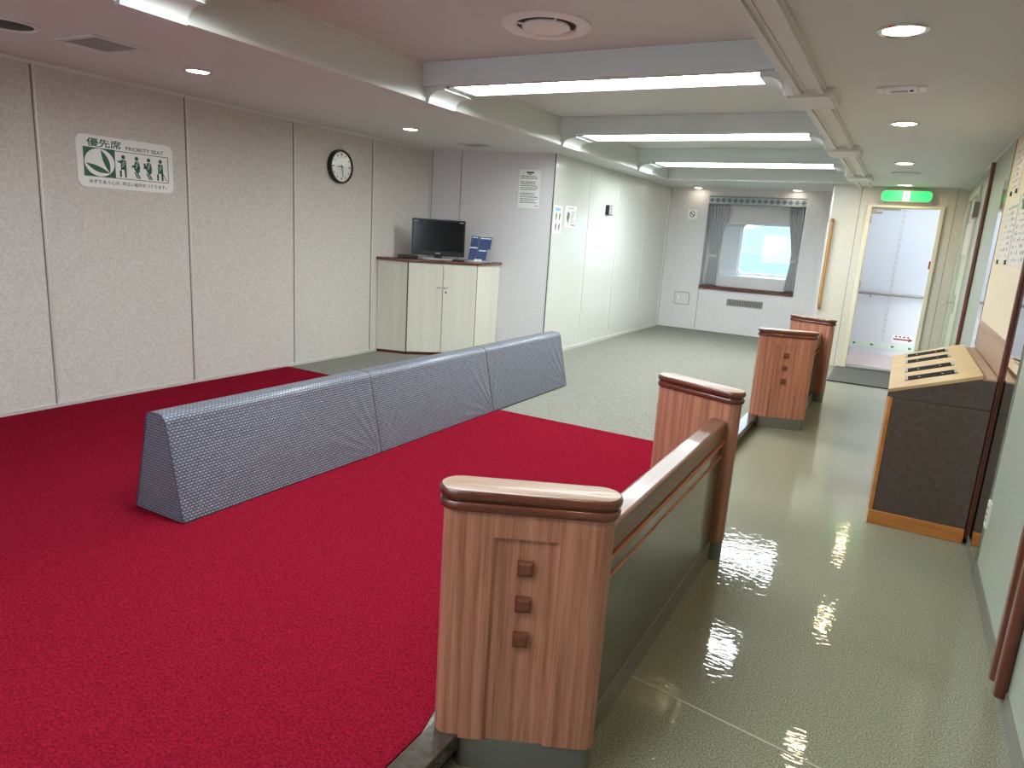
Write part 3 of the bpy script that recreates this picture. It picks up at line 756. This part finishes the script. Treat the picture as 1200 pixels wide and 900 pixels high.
MB().box(-.10,.10,-.06,.06,.003,.03).build('case','tvblack',t,bevel=.004); MB().box(.03,.08,-.062,-.06,.01,.022).build('front_window','grilledark',t)
for x in (-.08,.08):
    for y in (-.045,.045): MB().lathe([(.008,0),(.008,.004)],(x,y,0),10).build('foot','black',t)
b = MB(); pts = [(-4.02,5.975,TZ+.006),(-3.985,5.99,TZ+.006),(-3.96,6.04,TZ+.006),(-3.935,6.05,TZ+.006),(-3.93,6.02,TZ+.006),(-3.96,6.0,TZ+.006)]
tag(b.tube(pts,.006,8).build('power_cable','tvblack',smooth=True), 'black cable looped on the cabinet top beside the television', 'cable')
# leaflet holder
t = empty('leaflet_rack', (-3.862, 6.245, TZ), math.radians(28), 'clear tilted rack of blue leaflets on the cabinet beside the television', 'rack')
MB().box(-.12,.12,-.03,.10,0,.006).build('base','silver',t)
def tilt(b, y0):            # lean the built points back
    b.v = [(x+.11*z-.014, y+z*.28+y0, z) for x, y, z in b.v]; return b
for (x0,x1,z0,z1,yy) in ((-.115,-.035,.015,.26,.0),(-.03,.098,.13,.255,.0),(-.03,.072,.015,.13,-.02)):
    tilt(MB().box(x0,x1,-.012,.0,z0,z1), yy).build('leaflet','blue',t)
    tilt(MB().box(x0+.012,x1-.012,-.0135,-.0122,z1-.02,z1-.010), yy).build('print','white',t)
tilt(MB().box(-.115,-.04,-.0135,-.0122,.135,.147),0).build('print','white',t)
tilt(MB().box(-.112,.07,.002,.006,.006,.268),0).build('back_plate','silver',t)
MB().box(-.06,.02,-.036,-.031,.004,.028).build('label_holder','white',t)

# ------------------------------------------------------------------ left wall: sign and clock
SW, SH = .668, .325
t = empty('priority_seat_sign', (XL, 2.638, 1.507), 0, 'white priority seat sign with green pictograms on the mottled cream wall', 'sign')
# local: along +y (to the right when seen from the room), up z, out +x
def sp(uu, vv): return (uu*SW, (1-vv)*SH)
MB().prism(rrect(0,SW,0,SH,.045), 0, .006, 'x').build('plate','signwhite',t,bevel=.001)
e1, e2, e3 = (.006,.0072), (.0072,.0080), (.0080,.0088)
sq0, sq1 = sp(.062,.79), sp(.37,.235)
b = MB(); b.prism([(sq0[0],sq0[1]),(sq1[0],sq0[1]),(sq1[0],sq1[1]),(sq0[0],sq1[1])], *e1, 'x', 0)
fr0, fr1 = sp(.37,.79), sp(.945,.245); q = .004
for (x0,x1,z0,z1) in ((fr0[0],fr1[0],fr1[1]-q,fr1[1]),(fr0[0],fr1[0],fr0[1],fr0[1]+q),(fr1[0]-q,fr1[0],fr0[1],fr1[1])):
    b.prism([(x0,z0),(x1,z0),(x1,z1),(x0,z1)], *e1, 'x', 0)
cx, cz = (sq0[0]+sq1[0])/2, (sq0[1]+sq1[1])/2; rx, rz = (sq1[0]-sq0[0])/2*.95, (sq1[1]-sq0[1])/2*.96
b.prism(circ(cx,cz,rx,40,rz), *e2, 'x', 1)
def leaf(p0, p1, bulge, n=12):
    (x0,z0),(x1,z1) = p0, p1; pts = []; nx, nz = -(z1-z0), (x1-x0)
    for i in range(n+1): a = i/n; k = math.sin(PI*a)*bulge; pts.append((x0+(x1-x0)*a+nx*k, z0+(z1-z0)*a+nz*k))
    for i in range(n-1,0,-1): a = i/n; k = -math.sin(PI*a)*bulge*.55; pts.append((x0+(x1-x0)*a+nx*k, z0+(z1-z0)*a+nz*k))
    return pts
b.prism(leaf((cx+.1*rx,cz+.93*rz),(cx+.66*rx,cz-.72*rz),.16), *e3, 'x', 0)
b.prism(leaf((cx-.93*rx,cz-.1*rz),(cx+.66*rx,cz-.72*rz),-.14), *e3, 'x', 0)
# four seated figures
def fig(ox_, kind):
    oz = fr0[1]; hgt = fr1[1]-fr0[1]; k = hgt
    def p(a, c): return (ox_+a*k, oz+c*k)
    b.prism(circ(*p(.0,.80),.075*k,18), *e1, 'x', 0)
    if kind in (1,2):
        b.prism([p(-.07,.70),p(.08,.70),p(.13,.50),p(.10,.30),p(-.02,.28),p(-.12,.42)], *e1, 'x', 0)
        b.prism([p(-.05,.60),p(-.20,.52 if kind == 1 else .58),p(-.22,.46),p(-.03,.46)], *e1, 'x', 0)
        for dx_ in (0,.09): b.prism([p(-.12+dx_,.30),p(-.06+dx_,.30),p(.05+dx_,.07),p(-.01+dx_,.07)], *e1, 'x', 0)
        if kind == 2: b.prism(circ(*p(-.17,.62),.05*k,12), *e2, 'x', 0)
    else:
        b.prism([p(-.10,.70),p(.10,.70),p(.11,.34),p(-.11,.34)], *e1, 'x', 0)
        b.prism([p(-.10,.34),p(-.16,.30),p(-.16,.07),p(-.09,.07),p(-.08,.27)], *e1, 'x', 0)
        b.prism([p(.11,.38),p(.02,.36),p(.04,.07),p(.11,.07)], *e1, 'x', 0)
        if kind == 0: b.prism([p(-.08,.66),p(-.22,.66),p(-.22,.60),p(-.08,.56)], *e1, 'x', 0)
        else: b.prism([p(.08,.36),p(.11,.36),p(.26,.08),p(.235,.07)], *e1, 'x', 0)
    for c_ in (.44,.54): b.prism([p(-.07,c_),p(-.05,c_),p(.06,c_+.14),p(.04,c_+.14)], *e2, 'x', 1)
for i, uu in enumerate((.455,.595,.725,.855)): fig(uu*SW, i)
b.build('pictograms',['signgreen','signwhite'],t)
Y_, Z_ = (0,1,0), (0,0,1)
z = sp(.10,.215)[1]; text_obj('優先席','title_text','signgreen',t,(.006,.10*SW,z),Y_,Z_,.335*SW,.050,.0008,.0022)
z = sp(.485,.215)[1]; text_obj('PRIORITY SEAT','latin_text','signgreen',t,(.006,.485*SW,z),Y_,Z_,.405*SW,.024,.0008,.0008)
z = sp(.11,.925)[1]; text_obj('ゆずりあう心が、','slogan_text','ink',t,(.006,.105*SW,z),Y_,Z_,.315*SW,.026,.0008,.0006)
text_obj('明るい船内をつくります。','slogan_text','ink',t,(.006,.435*SW,z),Y_,Z_,.48*SW,.026,.0008,.0006)
# clock
t = empty('wall_clock', (XL, 4.995, 1.875), 0, 'round black-rimmed clock on the mottled cream wall between sign and cabinet', 'clock')
MB().lathe([(.125,0),(.150,.002),(.152,.030),(.146,.044),(.134,.046),(.130,.036),(.130,.002)], n=44, axis='x').build('rim','tvblack',t,smooth=40)
MB().lathe([(.131,.030),(.128,.034),(.001,.034)], n=40, axis='x').build('face','clockface',t)
for h_ in range(12):
    b = MB()
    a = h_*PI/6; ca, sa = math.sin(a), math.cos(a); L0, L1, wd = .098, .116, .004 if h_ % 3 else .007
    b.prism([(ca*L0-sa*wd, sa*L0+ca*wd),(ca*L0+sa*wd, sa*L0-ca*wd),(ca*L1+sa*wd, sa*L1-ca*wd),(ca*L1-sa*wd, sa*L1+ca*wd)], .034,.0352,'x'); b.build('hour_mark','ink',t)
def hand(name, a, l_, wd, x):
    ca, sa = math.sin(a), math.cos(a)
    MB().prism([(-ca*.02-sa*wd,-sa*.02+ca*wd),(-ca*.02+sa*wd,-sa*.02-ca*wd),(ca*l_+sa*wd*.6,sa*l_-ca*wd*.6),(ca*l_-sa*wd*.6,sa*l_+ca*wd*.6)], x, x+.0015,'x').build(name,'tvblack',t)
hand('hour_hand', math.radians(270-3), .062, .004, .036); hand('minute_hand', math.radians(168), .092, .003, .038)

# ------------------------------------------------------------------ papers on the walls
def lines(W, rows, top, bot, m=1, gap=()):
    rc = []
    for i in range(rows):
        if i in gap: continue
        zc = top-(top-bot)*i/(rows-1); x = W*.08; x1 = W*random.uniform(.75,.93)
        while x < x1:
            l_ = min(random.uniform(.012,.05), x1-x); rc.append((x, x+l_, zc-.0035, zc+.0035, m)); x += l_+.004
    return rc
o_ = tvw(1.030, .0002, 1.645); W = .232; Hh = .385
t = empty('notice_sheet', o_, AT, 'white printed notice sheet on the grey wall beside the corner cabinet', 'notice')
sheet(W, Hh, lines(W, 15, Hh-.065, .055, 1, (2,8))+[(W*.33,W*.68,Hh-.035,Hh-.018,1),(W*.42,W*.58,Hh-.048,Hh-.040,1),(W*.82,W*.86,.018,.03,1),(W*.9,W*.94,.018,.03,1)], ['paper','ink'], t)
def side_sheet(y0, y1, z0, z1, label):
    t = empty('safety_sheet', (XS+.0002, y0, z0), PI/2, label, 'notice', 'sheets on the glossy side wall'); return t, y1-y0, z1-z0
t, W, Hh = side_sheet(6.70, 6.90, 1.405, 1.69, 'tall white sheet with pale blue heading at the corner of the glossy wall')
sheet(W, Hh, [(W*.12,W*.8,Hh-.055,Hh-.02,1)], ['paper','inkblue'], t)
for (cx, cz) in ((.3,.62),(.7,.62),(.3,.25),(.7,.25)):
    MB().prism([(W*cx-.012,Hh*cz-.04),(W*cx+.014,Hh*cz-.035),(W*cx+.02,Hh*cz+.02),(W*cx,Hh*cz+.045),(W*cx-.018,Hh*cz+.01)], -.0026,-.0016,'y').build('drawing','inkgreen',t)
t, W, Hh = side_sheet(6.98, 7.26, 1.475, 1.705, 'squarish white instruction sheet with one dark drawing, on the glossy wall')
sheet(W, Hh, [(W*.52,W*random.uniform(.75,.95),Hh*(.25+.07*i),Hh*(.25+.07*i)+.006,1) for i in range(8)]+[(W*.2,W*.8,Hh*.88,Hh*.88+.007,1),(W*.55,W*.95,Hh*.1,Hh*.1+.012,1)], ['paper','ink'], t)
MB().prism([(W*.12,Hh*.45),(W*.27,Hh*.15),(W*.42,Hh*.5),(W*.40,Hh*.68),(W*.27,Hh*.72),(W*.27,Hh*.85),(W*.24,Hh*.85),(W*.24,Hh*.72),(W*.2,Hh*.72)], -.0026,-.0016,'y').build('drawing','inkgreen',t)
t = empty('call_button', (XS, 8.19, 1.665), PI/2, 'small grey wall device with black side, above the glare on the glossy wall', 'wall device')
MB().box(-.07,.07,-.045,0,0,.115).build('case','tvblack',t,bevel=.003)
MB().box(-.06,.068,-.048,-.045,.008,.107).build('front_plate','silver',t)
MB().prism(circ(.005,.08,.016,16),-.050,-.048,'y').build('button','grille',t); MB().prism(circ(.005,.035,.016,16),-.050,-.048,'y').build('button','grille',t)

# ------------------------------------------------------------------ far wall fittings
t = empty('no_smoking_sign', (-2.985, YF, 1.745), 0, 'small white no smoking sign beside the curtained window', 'sign')
MB().box(0,.135,-.002,0,0,.145).build('plate','white',t)
b = MB(); c = (.068,.075)
ring = circ(*c,.045,28); rin = circ(*c,.034,28); n = 28
b.add([(x,-.003,z) for x,z in ring]+[(x,-.003,z) for x,z in rin], [(i,(i+1)%n,n+(i+1)%n,n+i) for i in range(n)])
b.prism([(c[0]-.03,c[1]+.022),(c[0]-.022,c[1]+.03),(c[0]+.03,c[1]-.022),(c[0]+.022,c[1]-.03)],-.0035,-.002,'y'); b.box(c[0]-.02,c[0]+.02,-.003,-.002,c[1]-.005,c[1]+.004)
b.build('symbol','ink',t)
for x in (.045,.09): MB().prism(circ(x,.135,.007,10),-.003,-.002,'y').build('dot','ink',t)
for x in (.012,.05,.085,.115): MB().box(x,x+.012,-.003,-.002,.008,.016).build('caption','ink',t)
t = empty('access_hatch', (-3.05, YF, .455), 0, 'small square access hatch low on the far wall', 'hatch')
b = MB(); b.box(0,.235,-.006,0,0,.19); b.build('frame','jointdark',t,bevel=.002); MB().box(.007,.228,-.009,-.006,.007,.183).build('cover','wallgrey',t,bevel=.002); MB().box(.055,.07,-.012,-.009,.08,.13).build('latch','white',t)
t = empty('wall_grille', (-2.235, YF, .515), 0, 'dark slatted air grille in the wall under the window', 'air vent')
MB().box(0,.50,-.003,0,0,.085).build('backing','grilledark',t)
b = MB(); b.box(-.012,.512,-.006,0,-.012,0); b.box(-.012,.512,-.006,0,.085,.097); b.box(-.012,0,-.006,0,0,.085); b.box(.5,.512,-.006,0,0,.085); b.build('frame','grille',t)
b = MB()
for i in range(26): b.box(.008+i*.019,.016+i*.019,-.005,-.003,0,.085)
b.build('slats','grille',t)
# valance with diamonds
t = empty('window_valance', (RX0, YF+.005, 1.98), 0, 'grey patterned valance band across the top of the window', 'valance')
VW = RX1-RX0; VH = .115
MB().box(0,VW,0,.03,0,VH).build('band','valance',t)
b = MB(); k = 16
for i in range(k):
    x = VW*(i+.5)/k; b.prism([(x-.038,VH/2),(x,VH/2-.036),(x+.038,VH/2),(x,VH/2+.036)],-.002,0,'y')
b.box(0,VW,-.002,0,0,.009); b.box(0,VW,-.002,0,VH-.009,VH)
b.build('pattern','valdark',t)
# curtains
def curtain(keys, side, label):
    t = empty('curtain', (keys[0][1], RY-.09, RZ0+.01), 0, label, 'curtain', 'tied grey curtains of the window')
    ns, nz = 60, 40; v = []; fc = []
    zs = [kk[0] for kk in keys]
    for iz in range(nz+1):
        z = keys[-1][0]+(keys[0][0]-keys[-1][0])*iz/nz
        for q in range(len(keys)-1):
            if keys[q][0] >= z-1e-6 >= keys[q+1][0]-2e-6: break
        a = (keys[q][0]-z)/(keys[q][0]-keys[q+1][0]); a = a*a*(3-2*a)
        x0 = keys[q][1]+(keys[q+1][1]-keys[q][1])*a; x1 = keys[q][2]+(keys[q+1][2]-keys[q][2])*a
        for i in range(ns+1):
            s = i/ns; amp = .020 if abs(z-keys[1][0]) > .08 else .012
            v.append((x0+(x1-x0)*s-keys[0][1], amp*math.sin(s*2*PI*6.5+.6*math.sin(z*3)), z-RZ0-.01))
    for iz in range(nz):
        for i in range(ns): fc.append([iz*(ns+1)+i, iz*(ns+1)+i+1, (iz+1)*(ns+1)+i+1, (iz+1)*(ns+1)+i])
    b = MB(); b.add(v, fc); o = b.build('cloth','curtain',t,smooth=True)
    so = o.modifiers.new('thick','SOLIDIFY'); so.thickness = .003
    z, x0, x1 = keys[1]; c = (x0+x1)/2-keys[0][1]; hw_ = (x1-x0)/2+.008
    pts = [(c+hw_*math.cos(a*PI/12), .026*math.sin(a*PI/12), z-RZ0-.01) for a in range(25)]
    tb = MB()
    for (p, p2) in zip(pts, pts[1:]):
        tb.add([(p[0],p[1],p[2]-.018),(p2[0],p2[1],p2[2]-.018),(p2[0],p2[1],p2[2]+.018),(p[0],p[1],p[2]+.018)], [(0,1,2,3)])
    tb.build('tieback','valance',t)
curtain([(1.985,-2.685,-2.395),(1.225,-2.615,-2.495),(RZ0+.012,-2.655,-2.475)], 0, 'grey pleated curtain tied back on the no smoking sign side of the window')
curtain([(1.985,-1.545,-1.345),(1.225,-1.450,-1.352),(RZ0+.012,-1.490,-1.335)], 1, 'grey pleated curtain tied back on the doorway side of the window')
# wooden grab bar on the door wall
t = empty('grab_bar', (-.85, YD, .70), 0, 'vertical pale wooden grab bar on the wall between window and doorway', 'grab bar')
MB().tube([(0,-.012,.0),(0,-.038,.012),(0,-.052,.035),(0,-.056,.07),(0,-.056,1.01),(0,-.052,1.045),(0,-.038,1.068),(0,-.012,1.08)],.021,14).build('bar','grabbar',t,smooth=40)
for z in (.06, 1.03):
    MB().tube([(0,-.055,z),(0,0,z)],.010,8).build('bracket','chrome',t,smooth=40)
# exit sign
t = empty('exit_sign', (-.105, YD-.002, 2.075), 0, 'glowing green exit sign above the doorway', 'exit sign')
MB().prism(rrect(-.265,.265,-.062,.066,.045), -.075, 0, 'y').build('case','creampaint',t,bevel=.004)
MB().prism(rrect(-.255,.255,-.054,.060,.04), -.079, -.075, 'y').build('face','exit',t)
MB().box(-.035,.035,-.081,-.079,-.048,.054).build('centre_panel','exitw',t)
b = MB(); b.prism(circ(.006,.032,.008,12),-.082,-.081,'y'); b.prism([(-.012,.02),(.014,.02),(.010,-.004),(.022,-.034),(.012,-.036),(0,-.010),(-.014,-.034),(-.022,-.030),(-.008,-.002)],-.082,-.081,'y')
b.build('running_figure','exit',t)
# door mat
t = empty('door_mat', (-.13, 8.92, 0), 0, 'grey mat on the corridor floor in front of the open doorway', 'mat')
MB().box(-.42,.55,-.55,.56,0,.008).build('pile','mat',t)
MB().box(-.42,.55,-.60,-.55,0,.010).build('border','black',t); MB().box(-.42,.55,.52,.56,.008,.010).build('border','black',t)

# ------------------------------------------------------------------ sloping desk on the right
t = empty('leaflet_desk', (.27, 4.7, 0), 0, 'dark brown desk with sloping pale top and four slots below the notice board', 'desk')
def dl(p): return p
yy0, yy1 = -.70, .70
x0, x1 = .045-.27, .478-.27
b = MB(); b.prism([(x0+.012,.075),(x1,.075),(x1,.69),(x0+.012,.69)], yy0, yy1, 'y'); b.build('body','deskbrown',t,bevel=.002)
MB().prism([(x0-.005,.0),(x1,.0),(x1,.075),(x0-.005,.075)], yy0-.008, yy1, 'y').build('base','orange',t,bevel=.003)
MB().prism([(x0-.006,.075),(x0+.012,.075),(x0+.012,.69),(x0-.006,.69)], yy0-.004, yy1, 'y').build('front_board','orange',t,bevel=.002)
# upper hood: dark sides
hx0, hx1 = .03-.27, .417-.27
MB().prism([(hx0,.692),(x1,.692),(x1,.838),(hx1+.006,.838),(hx1,.842),(hx0,.714)], yy0, yy1, 'y').build('hood','deskbrown',t,bevel=.002)
sl_ = (.861-.731)/(.417-.029)
def zt(x): return .731+sl_*(x+.27-.029)
MB().prism([(hx0,zt(hx0)-.018),(hx1+.004,zt(hx1)-.018),(hx1+.004,zt(hx1)+.001),(hx0,zt(hx0))], yy0-.004, yy1, 'y').build('sloping_top','desktop',t,bevel=.002)
MB().prism([(hx1+.005,yy0-.002),(x1,yy0-.002),(x1,yy0+.06),(.488-.27,yy0+.06),(.488-.27,yy1),(hx1+.005,yy1)],.838,.846).build('rear_ledge','backwood',t)
SLW = .072
for y in (4.253,4.555,4.93,5.225):
    yl = y-4.7; xa_, xb_ = .113-.27, .316-.27
    sb = MB()
    sb.add([(xa_,yl-SLW,zt(xa_)+.0015),(xb_,yl-SLW,zt(xb_)+.0015),(xb_,yl+SLW,zt(xb_)+.0015),(xa_,yl+SLW,zt(xa_)+.0015),
            (xa_,yl-SLW,zt(xa_)-.004),(xb_,yl-SLW,zt(xb_)-.004),(xb_,yl+SLW,zt(xb_)-.004),(xa_,yl+SLW,zt(xa_)-.004)],
           [(0,1,2,3),(0,4,5,1),(1,5,6,2),(2,6,7,3),(3,7,4,0),(7,6,5,4)])
    so = sb.build('slot','slot',t)
    q = .013
    for (xa2,xb2,ya2,yb2) in ((xa_-q,xa_,yl-SLW,yl+SLW),(xb_,xb_+q,yl-SLW,yl+SLW)):
        fb = MB()
        fb.add([(xa2,ya2,zt(xa2)+.005),(xb2,ya2,zt(xb2)+.005),(xb2,yb2,zt(xb2)+.005),(xa2,yb2,zt(xa2)+.005),(xa2,ya2,zt(xa2)-.002),(xb2,ya2,zt(xb2)-.002),(xb2,yb2,zt(xb2)-.002),(xa2,yb2,zt(xa2)-.002)],
               [(0,1,2,3),(0,4,5,1),(1,5,6,2),(2,6,7,3),(3,7,4,0),(7,6,5,4)])
        fb.build('end_plate','steel',so)
    for fx_ in (.25,.75):
        x = xa_+(xb_-xa_)*fx_; MB().lathe([(.005,zt(x)+.0015),(.005,zt(x)+.004),(.001,zt(x)+.004)],(x,yl-.012,0),10).build('screw','silver',so)

# ------------------------------------------------------------------ outside: sea and hills, sky light
struct(MB().box(-400,400,YF+4,1500,-9,-8).build('sea','sea'))
b = MB(); base = len(b.v); k = 60; pts = []
for i in range(k+1):
    x = -420+840*i/k; h_ = 26+16*math.sin(i*.37)+9*math.sin(i*.9+1); pts.append((x,h_))
b.prism([(-420,-9)]+pts+[(420,-9)], 900, 1000, 'y'); struct(b.build('hills','hill'))
W_ = bpy.data.worlds.new('world'); scene.world = W_; W_.use_nodes = True
bg = W_.node_tree.nodes['Background']; bg.inputs['Color'].default_value = (.74,.88,1.0,1); bg.inputs['Strength'].default_value = 4.0
sun = bpy.data.lights.new('sun','SUN'); sun.energy = .8; sun.angle = .2; so_ = bpy.data.objects.new('sun',sun); COL.objects.link(so_); so_.rotation_euler = (math.radians(-50), 0, math.radians(200))

# ------------------------------------------------------------------ look
scene.view_settings.view_transform = 'Standard'; scene.view_settings.look = 'None'
scene.view_settings.gamma = 1; scene.view_settings.use_curve_mapping = False
scene.view_settings.exposure = 0.9
scene.cycles.max_bounces = 10; scene.cycles.diffuse_bounces = 6; scene.cycles.glossy_bounces = 5; scene.cycles.transparent_max_bounces = 8
scene.cycles.use_denoising = True; scene.cycles.sample_clamp_indirect = 6.0
